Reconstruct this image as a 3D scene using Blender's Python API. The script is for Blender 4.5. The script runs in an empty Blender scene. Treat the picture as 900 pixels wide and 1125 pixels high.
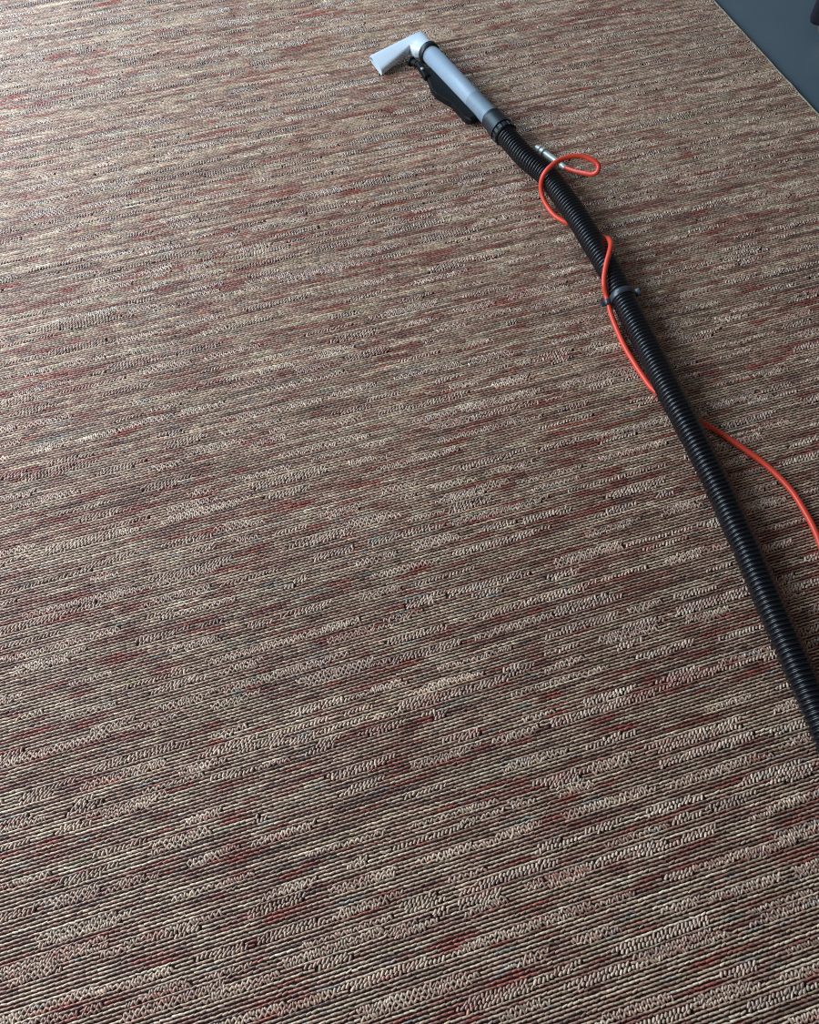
import bpy, bmesh, math
import numpy as np
from mathutils import Vector, Matrix

# ------------------------------------------------------------------ camera
FPX, PITCH, ROLL = 933.0, math.radians(60.215), math.radians(-1.594)
W, HGT, CAMH = 900.0, 1125.0, 1.0
sc = bpy.context.scene
C = sc.collection
fw = Vector((0, math.cos(PITCH), -math.sin(PITCH)))
rt0 = Vector((1, 0, 0)); up0 = rt0.cross(fw)
rt = rt0 * math.cos(ROLL) + up0 * math.sin(ROLL)
up = -rt0 * math.sin(ROLL) + up0 * math.cos(ROLL)
cd = bpy.data.cameras.new('camera'); cam = bpy.data.objects.new('camera', cd); C.objects.link(cam)
cam.matrix_world = Matrix(((rt.x, up.x, -fw.x, 0), (rt.y, up.y, -fw.y, 0), (rt.z, up.z, -fw.z, CAMH), (0, 0, 0, 1)))
cd.sensor_fit = 'HORIZONTAL'; cd.sensor_width = 36.0; cd.lens = 36.0 * FPX / W
cd.clip_start = 0.02; cd.clip_end = 50
sc.camera = cam

# ------------------------------------------------------------------ world, window light, exposure
wd = bpy.data.worlds.new('room_ambient'); sc.world = wd; wd.use_nodes = True
bg = wd.node_tree.nodes['Background']
bg.inputs[0].default_value = (1.0, 0.96, 0.92, 1); bg.inputs[1].default_value = 0.11
def area(name, loc, target, sx, sy, power, col):
    l = bpy.data.lights.new(name, 'AREA'); l.shape = 'RECTANGLE'; l.size = sx; l.size_y = sy
    l.energy = power; l.color = col
    o = bpy.data.objects.new(name, l); C.objects.link(o); o.location = loc
    o.rotation_euler = (Vector(target) - Vector(loc)).to_track_quat('-Z', 'Y').to_euler()
    return o
area('window_light', (-2.2, 0.75, 1.3), (0.1, 0.6, 0.0), 2.0, 1.4, 112, (0.80, 0.91, 1.0))
area('far_window_light', (-1.85, 2.95, 1.3), (-0.3, 1.2, 0.0), 1.9, 1.3, 92, (0.48, 0.76, 1.0))
sc.view_settings.view_transform = 'Standard'; sc.view_settings.look = 'None'
sc.view_settings.gamma = 1.0; sc.view_settings.use_curve_mapping = False
sc.view_settings.exposure = -0.12
sc.cycles.use_denoising = False
sc.cycles.filter_width = 1.1

# ------------------------------------------------------------------ helpers
def at(px, py, z=0.0):
    """point of the room at height z seen at photo position px, py"""
    d = fw * FPX + rt * (px - W / 2) - up * (py - HGT / 2)
    t = (z - CAMH) / d.z
    return Vector((0, 0, CAMH)) + d * t
def lin(r, g, b):
    f = lambda c: (c / 255 / 12.92) if c / 255 <= 0.04045 else ((c / 255 + 0.055) / 1.055) ** 2.4
    return (f(r), f(g), f(b), 1.0)
def mat(name, col, rough=0.5, spec=0.5, noise=0.0, nscale=200.0, bump=0.0, sheen=0.0, trans=0.0, metal=0.0, coat=0.0, sss=0.0):
    m = bpy.data.materials.new(name); m.use_nodes = True
    nt = m.node_tree; b = nt.nodes['Principled BSDF']
    b.inputs['Base Color'].default_value = col; b.inputs['Roughness'].default_value = rough
    b.inputs['Specular IOR Level'].default_value = spec; b.inputs['Metallic'].default_value = metal
    b.inputs['Sheen Weight'].default_value = sheen; b.inputs['Transmission Weight'].default_value = trans
    b.inputs['Coat Weight'].default_value = coat
    if sss: b.inputs['Subsurface Weight'].default_value = sss; b.inputs['Subsurface Radius'].default_value = (.01, .01, .01)
    if noise or bump:
        tc = nt.nodes.new('ShaderNodeTexCoord'); nz = nt.nodes.new('ShaderNodeTexNoise')
        nz.inputs['Scale'].default_value = nscale; nz.inputs['Detail'].default_value = 4
        nt.links.new(tc.outputs['Object'], nz.inputs['Vector'])
        if noise:
            mx = nt.nodes.new('ShaderNodeMix'); mx.data_type = 'RGBA'
            mx.inputs['A'].default_value = tuple(c * (1 - noise) for c in col[:3]) + (1,)
            mx.inputs['B'].default_value = tuple(min(1, c * (1 + noise)) for c in col[:3]) + (1,)
            nt.links.new(nz.outputs['Fac'], mx.inputs['Factor']); nt.links.new(mx.outputs['Result'], b.inputs['Base Color'])
        if bump:
            bp = nt.nodes.new('ShaderNodeBump'); bp.inputs['Strength'].default_value = bump; bp.inputs['Distance'].default_value = 0.001
            nt.links.new(nz.outputs['Fac'], bp.inputs['Height']); nt.links.new(bp.outputs['Normal'], b.inputs['Normal'])
    return m
def mesh_obj(name, verts, faces, m, parent=None, smooth=True):
    me = bpy.data.meshes.new(name); me.from_pydata([tuple(v) for v in verts], [], faces); me.update()
    bm = bmesh.new(); bm.from_mesh(me); bmesh.ops.recalc_face_normals(bm, faces=bm.faces); bm.to_mesh(me); bm.free()
    if smooth: me.polygons.foreach_set('use_smooth', [True] * len(me.polygons))
    me.materials.append(m)
    o = bpy.data.objects.new(name, me); C.objects.link(o)
    if parent is not None:
        o.parent = parent; o.matrix_parent_inverse = parent.matrix_world.inverted()
    return o
def empty(name, loc, label, cat, group=None):
    o = bpy.data.objects.new(name, None); C.objects.link(o); o.location = loc; o.empty_display_size = 0.05
    o['label'] = label; o['category'] = cat
    if group: o['group'] = group
    bpy.context.view_layer.update()
    return o
def sharpen(o, deg=35):
    me = o.data; bm = bmesh.new(); bm.from_mesh(me)
    for e in bm.edges:
        if len(e.link_faces) == 2 and e.calc_face_angle(0) > math.radians(deg): e.smooth = False
    bm.to_mesh(me); bm.free(); return o
def catmull(P, sub=12):
    P = [Vector(p) for p in P]; out = []
    Q = [P[0] * 2 - P[1]] + P + [P[-1] * 2 - P[-2]]
    for i in range(1, len(Q) - 2):
        p0, p1, p2, p3 = Q[i - 1], Q[i], Q[i + 1], Q[i + 2]
        for k in range(sub):
            t = k / sub
            out.append(0.5 * ((2 * p1) + (p2 - p0) * t + (2 * p0 - 5 * p1 + 4 * p2 - p3) * t * t + (3 * p1 - p0 - 3 * p2 + p3) * t ** 3))
    out.append(P[-1]); return out
class Path:
    def __init__(s, pts):
        s.p = pts; s.L = [0.0]
        for a, b in zip(pts, pts[1:]): s.L.append(s.L[-1] + (b - a).length)
        s.len = s.L[-1]
    def __call__(s, d):
        d = min(max(d, 0), s.len - 1e-9); i = int(np.searchsorted(s.L, d, 'right')) - 1
        i = min(i, len(s.p) - 2); u = (d - s.L[i]) / max(1e-9, s.L[i + 1] - s.L[i])
        return s.p[i].lerp(s.p[i + 1], u)
    def tan(s, d, e=0.004): return (s(d + e) - s(d - e)).normalized()
    def near(s, q): return min(range(len(s.p)), key=lambda i: (s.p[i] - q).length)
def sweep(path, stations, n=16, caps=True):
    """rings of radius r at distance d along a path"""
    V, F = [], []
    T = path.tan(stations[0][0]); N = T.orthogonal().normalized()
    for d, r in stations:
        c = path(d); T = path.tan(d); N = (N - T * N.dot(T)).normalized(); B = T.cross(N)
        for k in range(n):
            a = 2 * math.pi * k / n
            V.append(c + (N * math.cos(a) + B * math.sin(a)) * r)
    m = len(stations)
    for i in range(m - 1):
        for k in range(n):
            k2 = (k + 1) % n; F.append((i * n + k, i * n + k2, (i + 1) * n + k2, (i + 1) * n + k))
    if caps: F.append(tuple(range(n - 1, -1, -1))); F.append(tuple((m - 1) * n + k for k in range(n)))
    return V, F
def revolve(p0, axis, prof, n=32, caps=True):
    axis = axis.normalized(); N = axis.orthogonal().normalized(); B = axis.cross(N); V, F = [], []
    for s, r in prof:
        for k in range(n):
            a = 2 * math.pi * k / n; V.append(p0 + axis * s + (N * math.cos(a) + B * math.sin(a)) * r)
    m = len(prof)
    for i in range(m - 1):
        for k in range(n):
            k2 = (k + 1) % n; F.append((i * n + k, i * n + k2, (i + 1) * n + k2, (i + 1) * n + k))
    if caps: F.append(tuple(range(n - 1, -1, -1))); F.append(tuple((m - 1) * n + k for k in range(n)))
    return V, F
def rbox(c, ax, ay, az, hx, hy, hz, bev=0.0):
    """bevelled box with its own axes"""
    bm = bmesh.new(); bmesh.ops.create_cube(bm, size=2)
    for v in bm.verts: v.co = Vector((v.co.x * hx, v.co.y * hy, v.co.z * hz))
    if bev: bmesh.ops.bevel(bm, geom=list(bm.edges), offset=bev, segments=2, affect='EDGES', profile=0.5)
    bm.verts.index_update()
    V = [c + ax * v.co.x + ay * v.co.y + az * v.co.z for v in bm.verts]; F = [tuple(v.index for v in f.verts) for f in bm.faces]
    bm.free(); return V, F

# ------------------------------------------------------------------ floor
FLOOR_Z = -0.008
AZ = math.radians(74.65)
D = Vector((math.sin(AZ), math.cos(AZ), 0)); N_ = Vector((-D.y, D.x, 0))     # along the pile rows, across them
E0, E1 = at(785, 0, -0.001), at(900, 125, -0.001)                             # the carpet's cut edge
ED = (E0 - E1).normalized()                                                  # runs away from the camera
m_floor = mat('grey_vinyl', lin(88, 102, 110), rough=0.42, spec=0.5, noise=0.10, nscale=9, bump=0.02)
V = [Vector((-4, -2, FLOOR_Z)), Vector((4, -2, FLOOR_Z)), Vector((4, 6, FLOOR_Z)), Vector((-4, 6, FLOOR_Z))]
V += [v - Vector((0, 0, 0.05)) for v in V]
fl = mesh_obj('floor', V, [(0, 1, 2, 3), (7, 6, 5, 4), (0, 4, 5, 1), (1, 5, 6, 2), (2, 6, 7, 3), (3, 7, 4, 0)], m_floor, smooth=False)
fl['kind'] = 'structure'; fl['label'] = 'smooth blue grey floor beyond the carpet edge'

# ------------------------------------------------------------------ carpet
carpet = empty('carpet', at(450, 562, FLOOR_Z), 'brown and beige ribbed loop carpet with rust red flecks covering most of the floor', 'carpet')
m_back = mat('carpet_backing', lin(52, 38, 34), rough=0.95, spec=0.1, noise=0.3, nscale=400)
A_MIN, C_MIN, C_MAX = -1.25, -0.75, 2.6
def edge_along(c):                     # how far the cut edge lies along the rows, at distance c across
    a0, c0 = E0.dot(D), E0.dot(N_); a1, c1 = E1.dot(D), E1.dot(N_)
    return a1 + (a0 - a1) * (c - c1) / (c0 - c1)
def P3(a, c, z): return D * a + N_ * c + Vector((0, 0, z))
top = -0.0022
V = [P3(A_MIN, C_MIN, top), P3(edge_along(C_MIN), C_MIN, top), P3(edge_along(C_MAX), C_MAX, top), P3(A_MIN, C_MAX, top)]
V += [Vector((v.x, v.y, FLOOR_Z)) for v in V]
mesh_obj('backing', V, [(0, 1, 2, 3), (7, 6, 5, 4), (0, 4, 5, 1), (1, 5, 6, 2), (2, 6, 7, 3), (3, 7, 4, 0)], m_back, carpet, smooth=False)

# --- pile: rows of yarn loops, 4 mm apart, with bands where the rows zigzag
ROWP, STITCH = 0.00406, 0.0062
rng = np.random.default_rng(7)
R0, R1 = int(C_MIN / ROWP) + 1, int(C_MAX / ROWP) - 1
nrow = R1 - R0
HALF = STITCH / 2
J0, J1 = int(A_MIN / HALF), int(1.2 / HALF)
ncol = J1 - J0
zig = np.zeros((nrow, ncol), np.int8)             # 0 straight, 1 zigzag, 2 zigzag mirrored, 3 slanted
r = 0
while r < nrow:
    j = -int(rng.integers(0, 30)); rr = r + int(rng.integers(-1, 2))
    while j < ncol:
        ln = int(rng.gamma(2.2, 6.5)) + 7; wdt = int(rng.choice([1, 2, 2, 2, 3])); typ = rng.random()
        for k in range(wdt):
            q = rr + k
            if 0 <= q < nrow:
                s0, s1 = max(0, j + int(rng.integers(-4, 5))), min(ncol, j + ln + int(rng.integers(-4, 5)))
                if s1 > s0: zig[q, s0:s1] = 3 if typ < 0.45 else ((1 + (k % 2)) if typ < 0.8 else 1)
        j += ln + int(rng.gamma(1.5, 9)) + 2
        rr += int(rng.choice([-1, 0, 0, 1]))
        rr = min(max(rr, r - 2), r + 2)
    r += int(rng.integers(4, 8))

# --- space-dyed yarn colour: long streaks along the rows
def smooth_noise(rows, cols, lr, lc, seed):
    g = np.random.default_rng(seed); a = g.standard_normal((int(rows / lr) + 3, int(cols / lc) + 3))
    y = np.arange(rows) / lr; x = np.arange(cols) / lc
    y0 = y.astype(int); x0 = x.astype(int); fy = (y - y0)[:, None]; fx = (x - x0)[None, :]
    fy = fy * fy * (3 - 2 * fy); fx = fx * fx * (3 - 2 * fx)
    a00 = a[y0][:, x0]; a01 = a[y0][:, x0 + 1]; a10 = a[y0 + 1][:, x0]; a11 = a[y0 + 1][:, x0 + 1]
    return (a00 * (1 - fx) + a01 * fx) * (1 - fy) + (a10 * (1 - fx) + a11 * fx) * fy
def norm(a): return (a - a.mean()) / a.std()
red = norm(smooth_noise(nrow, ncol, 1.4, 16, 1) + 0.9 * smooth_noise(nrow, ncol, 1.0, 8, 2) + 0.3 * smooth_noise(nrow, ncol, 12, 60, 3))
blu = norm(smooth_noise(nrow, ncol, 1.2, 12, 4) + 0.8 * smooth_noise(nrow, ncol, 1.0, 7, 5) + 0.25 * smooth_noise(nrow, ncol, 30, 60, 15))
oli = norm(smooth_noise(nrow, ncol, 2.0, 14, 6) + 0.8 * smooth_noise(nrow, ncol, 1.0, 12, 7))
crm = norm(smooth_noise(nrow, ncol, 1.0, 12, 8) + 1.0 * smooth_noise(nrow, ncol, 1.0, 45, 9))
tau = norm(smooth_noise(nrow, ncol, 1.0, 34, 10) + 0.8 * smooth_noise(nrow, ncol, 1.0, 8, 11))
L3 = lambda *c: np.array(lin(*c)[:3])
PAL = dict(beige=L3(206, 186, 162), taupe=L3(170, 136, 122), rust=L3(166, 86, 72), maroon=L3(148, 94, 84),
           olive=L3(158, 146, 112), slate=L3(162, 166, 160), cream=L3(224, 208, 184), umber=L3(112, 86, 78))
col = np.empty((nrow, ncol, 3)); t = np.clip(0.5 + tau * 0.42, 0, 1)[..., None]
col[:] = PAL['beige'] * t + PAL['taupe'] * (1 - t)
def over(mask, c, k):
    mk = np.clip(mask, 0, 1)[..., None] * k; col[:] = col * (1 - mk) + c * mk
over((-tau - 1.2) * 2.0, PAL['umber'], 0.7)
over((oli - 1.3) * 2, PAL['olive'], 0.6)
over((crm - 1.3) * 2.5, PAL['cream'], 0.9)
over((red - 0.15) * 0.9, PAL['maroon'], 0.75)
over((red - 1.35) * 1.5, PAL['rust'], 0.75)
over((blu - 1.9) * 2.0, PAL['slate'], 0.75)
calm = smooth_noise(nrow, ncol, 2, 8, 12)
zm = (zig > 0)[..., None] * 0.40
col = col * (1 - zm) + (0.4 * PAL['beige'] + 0.6 * PAL['taupe']) * zm
col *= rng.normal(1.0, 0.17, (nrow, ncol, 1)).clip(0.4, 1.9)
col *= (1 + 0.10 * norm(smooth_noise(nrow, ncol, 1.0, 60, 21)))[..., None].clip(0.5, 1.6)
col *= np.array([1.05, 0.965, 0.92])
col *= np.where(zig > 0, 0.88, 1.0)[..., None]
col = col.clip(0.01, 0.95)

# --- list the loops
ri, ji = np.meshgrid(np.arange(nrow), np.arange(ncol), indexing='ij')
phase = rng.integers(0, 2, nrow)
keep = ((zig > 0) & ((zig < 3) | (ji % 3 != 2))) | ((zig == 0) & ((ji + phase[:, None]) % 2 == 0))
ri, ji = ri[keep], ji[keep]; zz = zig[keep]; cc = col[keep]
jit = rng.random(nrow) * HALF * 0.3
al = (ji + J0 + 0.5) * HALF + np.where(zz > 0, np.where((zz == 3) & (ji % 3 == 1), 0.5 * HALF, 0), jit[ri]); ac = (ri + R0) * ROWP
e_lim = E1.dot(D) + (E0.dot(D) - E1.dot(D)) * (ac - E1.dot(N_)) / (E0.dot(N_) - E1.dot(N_))
ok = al < e_lim - 0.0035
ri, ji, zz, cc, al, ac = ri[ok], ji[ok], zz[ok], cc[ok], al[ok], ac[ok]
sgn = np.where((ji % 2) == 0, 1.0, -1.0) * np.where(zz == 2, -1.0, 1.0) * np.where(rng.random(len(al)) < 0.10, -1.0, 1.0)
n = len(al)
yaw = np.where(zz == 3, np.radians(50), np.where(zz > 0, sgn * np.radians(52), 0)) + rng.normal(0, 1, n) * np.radians(np.where(zz > 0, 13.0, 5.5))
ln = np.where(zz == 3, 0.0056, np.where(zz > 0, 0.0050, STITCH * 1.08)) * (1 + rng.normal(0, 1, n) * np.where(zz > 0, 0.13, 0.04))
wd_ = np.where(zz == 3, ROWP * 0.88, np.where(zz > 0, ROWP * 0.80, ROWP * 0.62)) * rng.normal(1, 0.07, n)
ht = np.where(zz > 0, 0.0024, 0.0019) * rng.normal(1, 0.08, n)
ac = ac + rng.normal(0, 1, n) * np.where(zz > 0, 0.0005, 0.00016)
px = D.x * al + N_.x * ac; py = D.y * al + N_.y * ac
# level of detail by where the photo shows them
dx, dy, dz = px, py, -np.full(n, CAMH)
zc = dx * fw.x + dy * fw.y + dz * fw.z
u = W / 2 + FPX * (dx * rt.x + dy * rt.y + dz * rt.z) / zc; v = HGT / 2 - FPX * (dx * up.x + dy * up.y + dz * up.z) / zc
inside = (zc > 0.1) & (u > -60) & (u < W + 60) & (v > -40) & (v < HGT + 60)
near = inside & (v > 380); mid = inside & ~near; far = ~inside & (u > -700) & (u < W + 700) & (v > -260) & (v < HGT + 420) & (zc > 0.1)
def loops(sel, na, nc):
    k = int(sel.sum())
    tt = np.linspace(-1, 1, na); ang = np.linspace(0, math.pi, nc)
    ca, sa = np.cos(yaw[sel] + AZ0), np.sin(yaw[sel] + AZ0)
    T = tt[None, :, None] * (ln[sel] / 2)[:, None, None]                       # along the loop
    prof = np.sqrt(np.clip(1 - 0.55 * np.abs(tt) ** 2.6, 0, 1))                # arch of the loop
    Wd = (np.cos(ang)[None, None, :] * (0.72 + 0.28 * prof)[None, :, None]) * (wd_[sel] / 2)[:, None, None]
    Z = top + 0.0002 + (np.sin(ang)[None, None, :] * 0.55 + 0.45 * (ang > 0.01)[None, None, :] * (ang < 3.13)[None, None, :]) * prof[None, :, None] * ht[sel][:, None, None]
    T = np.broadcast_to(T, (k, na, nc)); Z = np.broadcast_to(Z, (k, na, nc))
    X = px[sel][:, None, None] + T * ca[:, None, None] - Wd * sa[:, None, None]
    Y = py[sel][:, None, None] + T * sa[:, None, None] + Wd * ca[:, None, None]
    co = np.stack([X, Y, Z], -1).reshape(-1, 3)
    q = []
    for i in range(na - 1):
        for j in range(nc - 1): q.append((i * nc + j, (i + 1) * nc + j, (i + 1) * nc + j + 1, i * nc + j + 1))
    q = np.array(q); F = (q[None] + (np.arange(k) * na * nc)[:, None, None]).reshape(-1, 4)
    return co, F, np.repeat(cc[sel], na * nc, 0)
AZ0 = math.atan2(D.y, D.x)
parts = [loops(near, 5, 4), loops(mid, 4, 4), loops(far, 3, 3)]
off = 0; Vs, Fs, Cs = [], [], []
for co, F, k in parts: Vs.append(co); Fs.append(F + off); Cs.append(k); off += len(co)
Vs = np.concatenate(Vs).astype(np.float32); Fs = np.concatenate(Fs).astype(np.int32); Cs = np.concatenate(Cs)
me = bpy.data.meshes.new('pile')
base = at(450, 562, FLOOR_Z)
me.vertices.add(len(Vs)); me.vertices.foreach_set('co', (Vs - np.array(base, np.float32)).ravel())
me.loops.add(Fs.size); me.loops.foreach_set('vertex_index', Fs.ravel())
me.polygons.add(len(Fs)); me.polygons.foreach_set('loop_start', np.arange(0, Fs.size, 4, dtype=np.int32))
me.polygons.foreach_set('loop_total', np.full(len(Fs), 4, np.int32)); me.polygons.foreach_set('use_smooth', np.ones(len(Fs), bool))
atb = me.attributes.new('yarn', 'FLOAT_COLOR', 'POINT')
atb.data.foreach_set('color', np.concatenate([Cs, np.ones((len(Cs), 1))], 1).astype(np.float32).ravel())
me.update(); me.validate()
m_pile = mat('carpet_yarn', (0.3, 0.25, 0.2, 1), rough=0.36, spec=0.9, sheen=0.25)
nt = m_pile.node_tree; an = nt.nodes.new('ShaderNodeAttribute'); an.attribute_name = 'yarn'
nt.links.new(an.outputs['Color'], nt.nodes['Principled BSDF'].inputs['Base Color'])
nt.nodes['Principled BSDF'].inputs['Sheen Roughness'].default_value = 0.4
me.materials.append(m_pile)
pile = bpy.data.objects.new('pile', me); C.objects.link(pile); pile.parent = carpet; pile['kind'] = 'stuff'
print('pile loops', n, int(near.sum()), int(mid.sum()), int(far.sum()), 'tris', 2 * len(Fs))

# --- pale cut edge of the carpet
m_edge = mat('carpet_edge', lin(150, 141, 122), rough=0.8, spec=0.2, noise=0.25, nscale=160)
pts = []
c0, c1 = C_MIN, C_MAX; ns = 240
sec = [(-0.0035, FLOOR_Z), (-0.0035, -0.0012), (-0.0022, -0.0001), (-0.0006, -0.0006), (0.0002, -0.0025), (0.0002, FLOOR_Z)]
Vv, Ff = [], []
wob = np.random.default_rng(3).normal(0, 0.00022, ns + 1)
for i in range(ns + 1):
    c = c0 + (c1 - c0) * i / ns; a = edge_along(c)
    for s, z in sec: Vv.append(P3(a + s + wob[i], c, z + (wob[i] * 0.8 if z > FLOOR_Z else 0)))
m6 = len(sec)
for i in range(ns):
    for k in range(m6 - 1): Ff.append((i * m6 + k, i * m6 + k + 1, (i + 1) * m6 + k + 1, (i + 1) * m6 + k))
mesh_obj('edge_strip', Vv, Ff, m_edge, carpet)

# ------------------------------------------------------------------ vacuum hose
m_black = mat('black_rubber', lin(24, 27, 33), rough=0.45, spec=0.45, noise=0.15, nscale=60)
m_hose = mat('black_hose_plastic', lin(10, 13, 22), rough=0.32, spec=0.6)
m_dark = mat('black_plastic', lin(8, 9, 12), rough=0.6, spec=0.2)
m_steel = mat('chromed_steel', lin(190, 188, 180), rough=0.38, metal=0.35, noise=0.1, nscale=90)
RH = 0.0185
hp = [(541, 131, .0215), (550, 141.5, .0215), (560, 153.5, .021), (578, 173.5, .021), (600, 192, .024), (618, 215, .0268), (636, 241, .0275), (650, 264, .0272), (671, 299, .026),
      (684, 327, .025), (703, 364, .0245), (721, 400, .026), (739, 436, .0275), (753, 462, .0272), (777, 509, .023), (794, 544, .0195), (810, 580, .0188), (820, 601, .0188),
      (847.5, 666, .0188), (878, 735, .0188), (893, 769, .0188), (930, 856, .0188), (968, 950, .0188), (1010, 1060, .0188), (1050, 1180, .0188)]
hpath = Path(catmull([at(*p) for p in hp], 14))
hose = empty('vacuum_hose', at(800, 560, 0.0), 'black ribbed vacuum hose lying across the carpet', 'hose')
RIB = 0.0064
d0 = 0.040; st = []
d = d0
while d < hpath.len - RIB:
    for q, r_ in ((0.0, .80), (.14, .95), (.27, 1.0), (.45, 1.0), (.58, .95), (.72, .80)): st.append((d + q * RIB, RH * r_))
    d += RIB
mesh_obj('ribbed_tube', *sweep(hpath, st, 28), m_hose, hose)
# cuff on the tool end
ca = hpath(0.0); cdir = (at(560, 153.5, .021) - at(541, 131, .0215)).normalized()
prof = [(0, .0172), (0, .0190), (.0015, .0200), (.004, .0203), (.006, .0196), (.0075, .0197), (.032, .0217), (.036, .0222), (.040, .0222), (.040, .019)]
cuff = mesh_obj('cuff', *revolve(ca + cdir * -.004, cdir, prof, 40, False), m_black, hose); sharpen(cuff, 40)
NN = cdir.orthogonal().normalized(); BB = cdir.cross(NN)
mesh_obj('cuff_collar', *revolve(ca + cdir * .036, cdir, [(0, .0185), (0, .0202), (.014, .0202), (.015, .0196), (.015, .018)], 40, False), m_dark, hose)
for k in range(14):
    a = 2 * math.pi * k / 14; rd = NN * math.cos(a) + BB * math.sin(a); tg = cdir.cross(rd)
    mesh_obj('grip_tooth', *rbox(ca + cdir * .0440 + rd * .0204, cdir, tg, rd, .0052, .0030, .0013, .0006), m_black, hose, False)

# ------------------------------------------------------------------ hand tool
m_clear = mat('milky_clear_plastic', lin(206, 216, 226), rough=0.28, spec=0.5, noise=0.02, nscale=30)
m_tube = mat('frosted_grey_plastic', lin(140, 152, 165), rough=0.42, spec=0.4, noise=0.06, nscale=45)
m_tube2 = mat('smoky_grey_plastic', lin(118, 132, 144), rough=0.45, spec=0.4, noise=0.16, nscale=70)
tool = empty('hand_tool', at(505, 92, 0.0), 'pale plastic extraction hand tool with black trigger at the end of the hose', 'vacuum tool')
T0, T1 = at(471.5, 58, .0225), at(541, 131, .0215)
ta = (T1 - T0).normalized(); tl = (T1 - T0).length
RT = 0.0172
mesh_obj('handle_tube', *revolve(T0, ta, [(-.004, .014), (-.004, RT), (tl * .72, RT)], 40, False), m_tube, tool)
mesh_obj('tube_end', *revolve(T0, ta, [(tl * .72, RT), (tl + .004, RT)], 40, False), m_tube2, tool)
ring = mesh_obj('collar_ring', *revolve(T0, ta, [(-.006, RT), (-.006, RT + .0022), (-.0045, RT + .0034), (.0045, RT + .0034), (.006, RT + .0024), (.006, RT)], 40, False), m_black, tool)
sharpen(ring, 40)
# nozzle: round neck turning into a flat flared mouth
def section(cen, w, hw, hn, nn, p, k=28):
    out = []
    for i in range(k):
        a = 2 * math.pi * i / k; cx, sx = math.cos(a), math.sin(a)
        out.append(cen + w * (hw * math.copysign(abs(cx) ** (2 / p), cx)) + nn * (hn * math.copysign(abs(sx) ** (2 / p), sx)))
    return out
def sec_tb(topp, botp, flow, hn, p, k=28):
    w = (topp - botp); hw = w.length / 2; w.normalize(); nn = flow.cross(w).normalized()
    return section((topp + botp) / 2, w, hw, hn, nn, p, k)
mt, mb = at(406.5, 63, .016), at(419.5, 80.5, .010)
tt_, tb = at(449, 43.5, .024), at(450.5, 56.5, .018)
mcen = (mt + mb) / 2; tcen = (tt_ + tb) / 2; nflow = (mcen - tcen).normalized()
side = ta.cross(Vector((0, 0, 1))).normalized(); upv = side.cross(ta).normalized()
if upv.z < 0: upv = -upv
back = -ta
wtop = (tt_ - tb).normalized()
S = []
nb = T0 - ta * .004
if side.dot(wtop) < 0: side = -side
def perp(a, f): return (a - f * a.dot(f)).normalized()
def rsec(c, f, w, hw, hn, p):
    w = perp(w, f); S.append(section(c, w, hw, hn, f.cross(w).normalized(), p))
rsec(nb, back, side, .0165, .0165, 2.0)
outer, inner = at(464, 38, .021), at(455.5, 59.5, .021)              # mitred elbow
S.append(sec_tb(outer, inner, (back + nflow).normalized(), .0160, 2.4))
S.append(sec_tb(tt_, tb, nflow, .0125, 3.2))
for q in (0.25, 0.5, 0.8, 1.0): S.append(sec_tb(tt_.lerp(mt, q), tb.lerp(mb, q), nflow, .0105 - .0035 * q, 4.5))
S.append(sec_tb(mt.lerp(mb, .04), mb.lerp(mt, .04), nflow, .0045, 5.0))
S.append([p - nflow * .02 for p in sec_tb(mt.lerp(mb, .06), mb.lerp(mt, .06), nflow, .0042, 5.0)])
k = 28; V = [p for s in S for p in s]; F = []
for i in range(len(S) - 1):
    for q in range(k): F.append((i * k + q, i * k + (q + 1) % k, (i + 1) * k + (q + 1) % k, (i + 1) * k + q))
F.append(tuple((len(S) - 1) * k + q for q in range(k)))
noz = mesh_obj('nozzle', V, F, m_clear, tool); sharpen(noz, 38)
# spray valve, bracket, trigger lever and screw
va, vb = at(450.5, 67, .013), at(461, 72, .016)
vd = (vb - va).normalized(); vl = (vb - va).length
valve = mesh_obj('spray_valve', *revolve(va, vd, [(0, .0055), (0, .0082), (.001, .0088), (.006, .0088), (.0062, .0062), (vl * .7, .0062), (vl * .7, .0052), (vl, .0052)], 28), m_dark, tool); sharpen(valve, 40)
ba, bb = at(460, 70, .016), at(470, 86, .014)
bd = (bb - ba).normalized(); bs = bd.cross(Vector((0, 0, 1))).normalized()
mesh_obj('bracket', *rbox((ba + bb) / 2, bd, bs, bd.cross(bs).normalized(), (bb - ba).length / 2, .006, .006, .002), m_dark, tool)
sp = at(464, 74.5, .0235)
mesh_obj('screw', *revolve(sp - Vector((0, 0, .003)), Vector((0, 0, 1)), [(0, .0030), (.0022, .0030), (.003, .0022)], 16), m_steel, tool)
poly = [(466, 78), (468, 84), (471.5, 92), (473.5, 98.5), (479, 104.5), (486.5, 109), (496, 114.5), (505.5, 124.5), (512, 132), (517.5, 134), (523, 131.5), (527, 128), (512, 110), (492, 89), (476, 73)]  # outline of the lever and the shadow beside it, built as one black plate
loz, hiz = .0035, .0175
pl = [at(x, y, .012) for x, y in poly]; m_ = len(pl)
cen = sum(pl, Vector()) / m_
V = [Vector((p.x, p.y, loz)).lerp(Vector((cen.x, cen.y, loz)), .06) for p in pl] + [Vector((p.x, p.y, loz + .003)) for p in pl] + [Vector((p.x, p.y, hiz - .003)) for p in pl] + [Vector((p.x, p.y, hiz)).lerp(Vector((cen.x, cen.y, hiz)), .06) for p in pl]
F = [tuple(range(m_ - 1, -1, -1)), tuple(3 * m_ + i for i in range(m_))]
for l in range(3):
    for i in range(m_): F.append((l * m_ + i, l * m_ + (i + 1) % m_, (l + 1) * m_ + (i + 1) % m_, (l + 1) * m_ + i))
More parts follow.
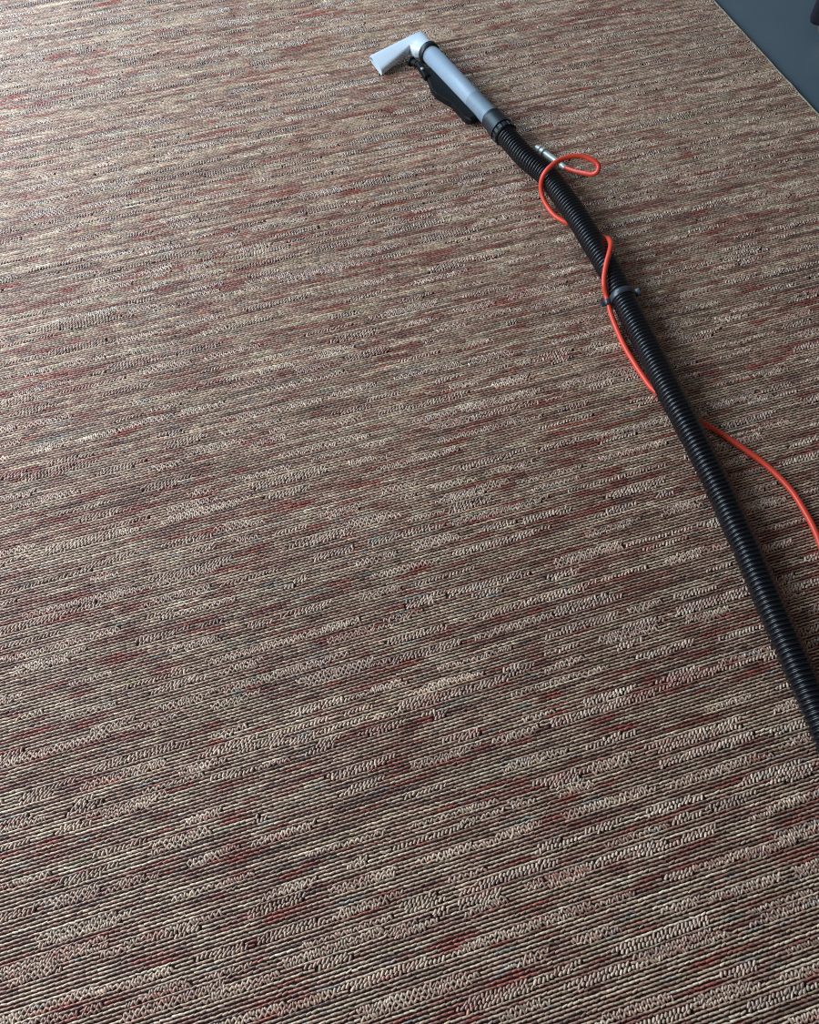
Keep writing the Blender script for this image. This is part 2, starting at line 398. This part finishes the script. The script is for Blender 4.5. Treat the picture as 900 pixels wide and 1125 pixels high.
mesh_obj('trigger_lever', V, F, m_dark, tool, False)

# ------------------------------------------------------------------ red solution line
m_red = mat('red_rubber_hose', lin(216, 68, 48), rough=0.38, spec=0.5, noise=0.06, nscale=50)
rp = [(620, 184, .0215), (630, 187.5, .027), (641, 190, .034), (650, 191.3, .041), (655.5, 189.5, .047), (658, 185, .052), (656.5, 180, .056), (650, 175.2, .059), (640, 171.8, .060),
      (629, 171.8, .0595), (619, 174.2, .058), (609.5, 179.3, .056), (601, 187, .050), (596, 195, .040), (594.3, 206, .026), (597, 218, .014), (602.5, 228, .0075), (610, 237, .0048),
      (622, 244, .0046), (638, 249, .0046), 'wrap', (663.6, 309, .040), (666, 324, .026), (668.3, 333, .020),
      (671.5, 345, .013), (677.5, 361, .0065), (686, 380, .0046), (696.5, 398, .0045), (707, 414, .0045), (718, 428, .0045), (742, 446, .0045), (769, 462.5, .0045), (793, 477, .0045),
      (817, 493, .0045), (839.5, 509, .0045), (857, 525, .0045), (871.5, 541.5, .0045), (882.5, 559, .0045), (893, 578, .0045), (902, 600, .0045), (918, 650, .0045), (930, 715, .0045), (965, 800, .0045), (1015, 900, .0045), (1065, 1040, .0045)]
ctrl = []
for p in rp:
    if p == 'wrap':                                 # from under the hose, round its right side and over the top
        da, db = hpath.L[hpath.near(at(639, 246, .0274))], hpath.L[hpath.near(at(671, 299, .026))]
        for k in range(8):
            u_ = k / 7; c_ = hpath(da + (db - da) * u_); tg_ = hpath.tan(da + (db - da) * u_); s_ = tg_.cross(Vector((0, 0, 1))).normalized()
            if s_.x < 0: s_ = -s_
            n_ = s_.cross(tg_); n_ = n_ if n_.z > 0 else -n_; ph = math.radians(-55 + 175 * u_ ** 1.15)
            ctrl.append(c_ + (s_ * math.cos(ph) + n_ * math.sin(ph)) * (RH + .0046))
    else: ctrl.append(at(*p))
rpts = catmull(ctrl, 10)
hs = np.array([tuple(p) for p in hpath.p])
for i, p in enumerate(rpts):                        # lay the line against the hose, never through it
    dd = np.linalg.norm(hs - np.array(p), axis=1); kk = int(dd.argmin()); lim = RH + .0043
    h0, tg0 = Vector(hs[kk]), hpath.tan(hpath.L[kk]); w0 = p - h0; w0 -= tg0 * w0.dot(tg0)
    if w0.length < lim and hpath.L[kk] > .04: rpts[i] = p + w0.normalized() * (lim - w0.length)
    if rpts[i].z < .0043: rpts[i].z = .0043
rpath = Path(rpts)
line = empty('solution_line', at(840, 510, 0.0), 'thin red solution hose with metal coupling looping around the black hose', 'hose')
ns = int(rpath.len / 0.004)
mesh_obj('red_tube', *sweep(rpath, [(rpath.len * i / ns, .0041) for i in range(ns + 1)], 14), m_red, line)
q0, q1 = at(590, 162.5, .010), at(621, 184.6, .0217)
qd = (q1 - q0).normalized(); ql = (q1 - q0).length
fer = mesh_obj('coupling', *revolve(q0, qd, [(0, .003), (0, .0062), (.007, .0062), (.007, .0088), (.012, .0088), (.0125, .0070), (.0155, .0070), (.016, .0090), (.0225, .0090), (.023, .0062), (ql - .016, .0062), (ql - .016, .0030), (ql - .004, .003), (ql - .004, .002)], 24), m_steel, line); sharpen(fer, 40)
mesh_obj('ferrule', *revolve(q1 - qd * .012, qd, [(0, .003), (0, .0048), (.003, .0050), (.013, .0050), (.0136, .0046), (.0136, .003)], 24, False), m_steel, line)

# ------------------------------------------------------------------ clip that holds the red line to the hose
m_clip = mat('satin_black_nylon', lin(44, 50, 58), rough=0.34, spec=0.6)
clip = empty('hose_clip', at(683, 327, 0.0), 'black plastic clip band strapping red line to the ribbed hose', 'clip')
hd = hpath.L[hpath.near(at(684, 326.5, .025))]; hc = hpath(hd); ht_ = hpath.tan(hd)
bandw = .0058
b1 = mesh_obj('band', *revolve(hc, ht_, [(-bandw, RH * .98), (-bandw, RH + .0012), (-bandw + .0008, RH + .0020), (bandw - .0008, RH + .0020), (bandw, RH + .0012), (bandw, RH * .98)], 40, False), m_clip, clip); sharpen(b1, 50)
rd_ = rpath.L[rpath.near(at(668.3, 332, .0205))]; rc = rpath(rd_); rtn = rpath.tan(rd_)
b2 = mesh_obj('small_ring', *revolve(rc, rtn, [(-.0045, .0040), (-.0045, .0056), (-.0038, .0062), (.0038, .0062), (.0045, .0056), (.0045, .0040)], 24, False), m_clip, clip); sharpen(b2, 50)
sd = ht_.cross(Vector((0, 0, 1))).normalized()
if sd.x < 0: sd = -sd
un = sd.cross(ht_).normalized()
if un.z < 0: un = -un
tx, tz = (sd * .82 + un * .57).normalized(), (un * .82 - sd * .57).normalized()
mesh_obj('tab', *rbox(hc + sd * (RH + .0045) + un * .0055, ht_, tx, tz, .0062, .0050, .0016, .0006), m_clip, clip)
mesh_obj('tab', *rbox(rc - sd * .0085 - un * .001, ht_, sd, un, .0055, .0035, .0014, .0005), m_clip, clip)
web = (hc - sd * RH * .93 + rc) / 2
mesh_obj('web', *rbox(web, ht_, sd, un, .0042, max(.002, (hc - sd * RH * .9 - rc).length / 2), .0022, .0006), m_clip, clip)

# ------------------------------------------------------------------ footstool standing on the bare floor at the corner
m_wood = mat('pale_wood', lin(140, 116, 92), rough=0.5, spec=0.4, noise=0.2, nscale=40)
m_fab = mat('dark_fabric', lin(34, 32, 40), rough=0.9, spec=0.2, noise=0.25, nscale=300, bump=0.2)
lb = at(905, 51, FLOOR_Z)
stool = empty('footstool', lb, 'dark upholstered stool with pale wooden legs on the grey floor', 'stool')
SA = -0.47
X, Y, Z = Vector((math.cos(SA), math.sin(SA), 0)), Vector((-math.sin(SA), math.cos(SA), 0)), Vector((0, 0, 1))
SW, SD, LH = .42, .42, .046
for ix in (0, 1):
    for iy in (0, 1):
        b = lb + X * (SW - .06) * ix + Y * (SD - .06) * iy; b.z = FLOOR_Z
        prof = [(0, .0135), (0.0015, .0150), (LH, .0175)]
        lv, lf = rbox(Vector((0, 0, 0)), Vector((1, 0, 0)), Vector((0, 1, 0)), Z, .015, .015, LH / 2, .002)
        sx_ = 1 if ix == 0 else -1; sy_ = 1 if iy == 0 else -1
        lv = [b + X * (q_.x * (1 + .35 * q_.z / (LH / 2)) - sx_ * .006 * q_.z / (LH / 2)) + Y * (q_.y * (1 + .35 * q_.z / (LH / 2)) + sy_ * .004 * q_.z / (LH / 2)) + Z * (q_.z + LH / 2) for q_ in lv]
        mesh_obj('leg', lv, lf, m_wood, stool, False)
bc = lb + X * (SW / 2 - .045) + Y * (SD / 2 - .03); bc.z = FLOOR_Z + LH + .06
mesh_obj('seat_base', *rbox(bc, X, Y, Z, SW / 2, SD / 2, .06, .012), m_fab, stool)
bc2 = bc.copy(); bc2.z += .06 + .05
mesh_obj('cushion', *rbox(bc2, X, Y, Z, SW / 2, SD / 2, .05, .03), m_fab, stool)
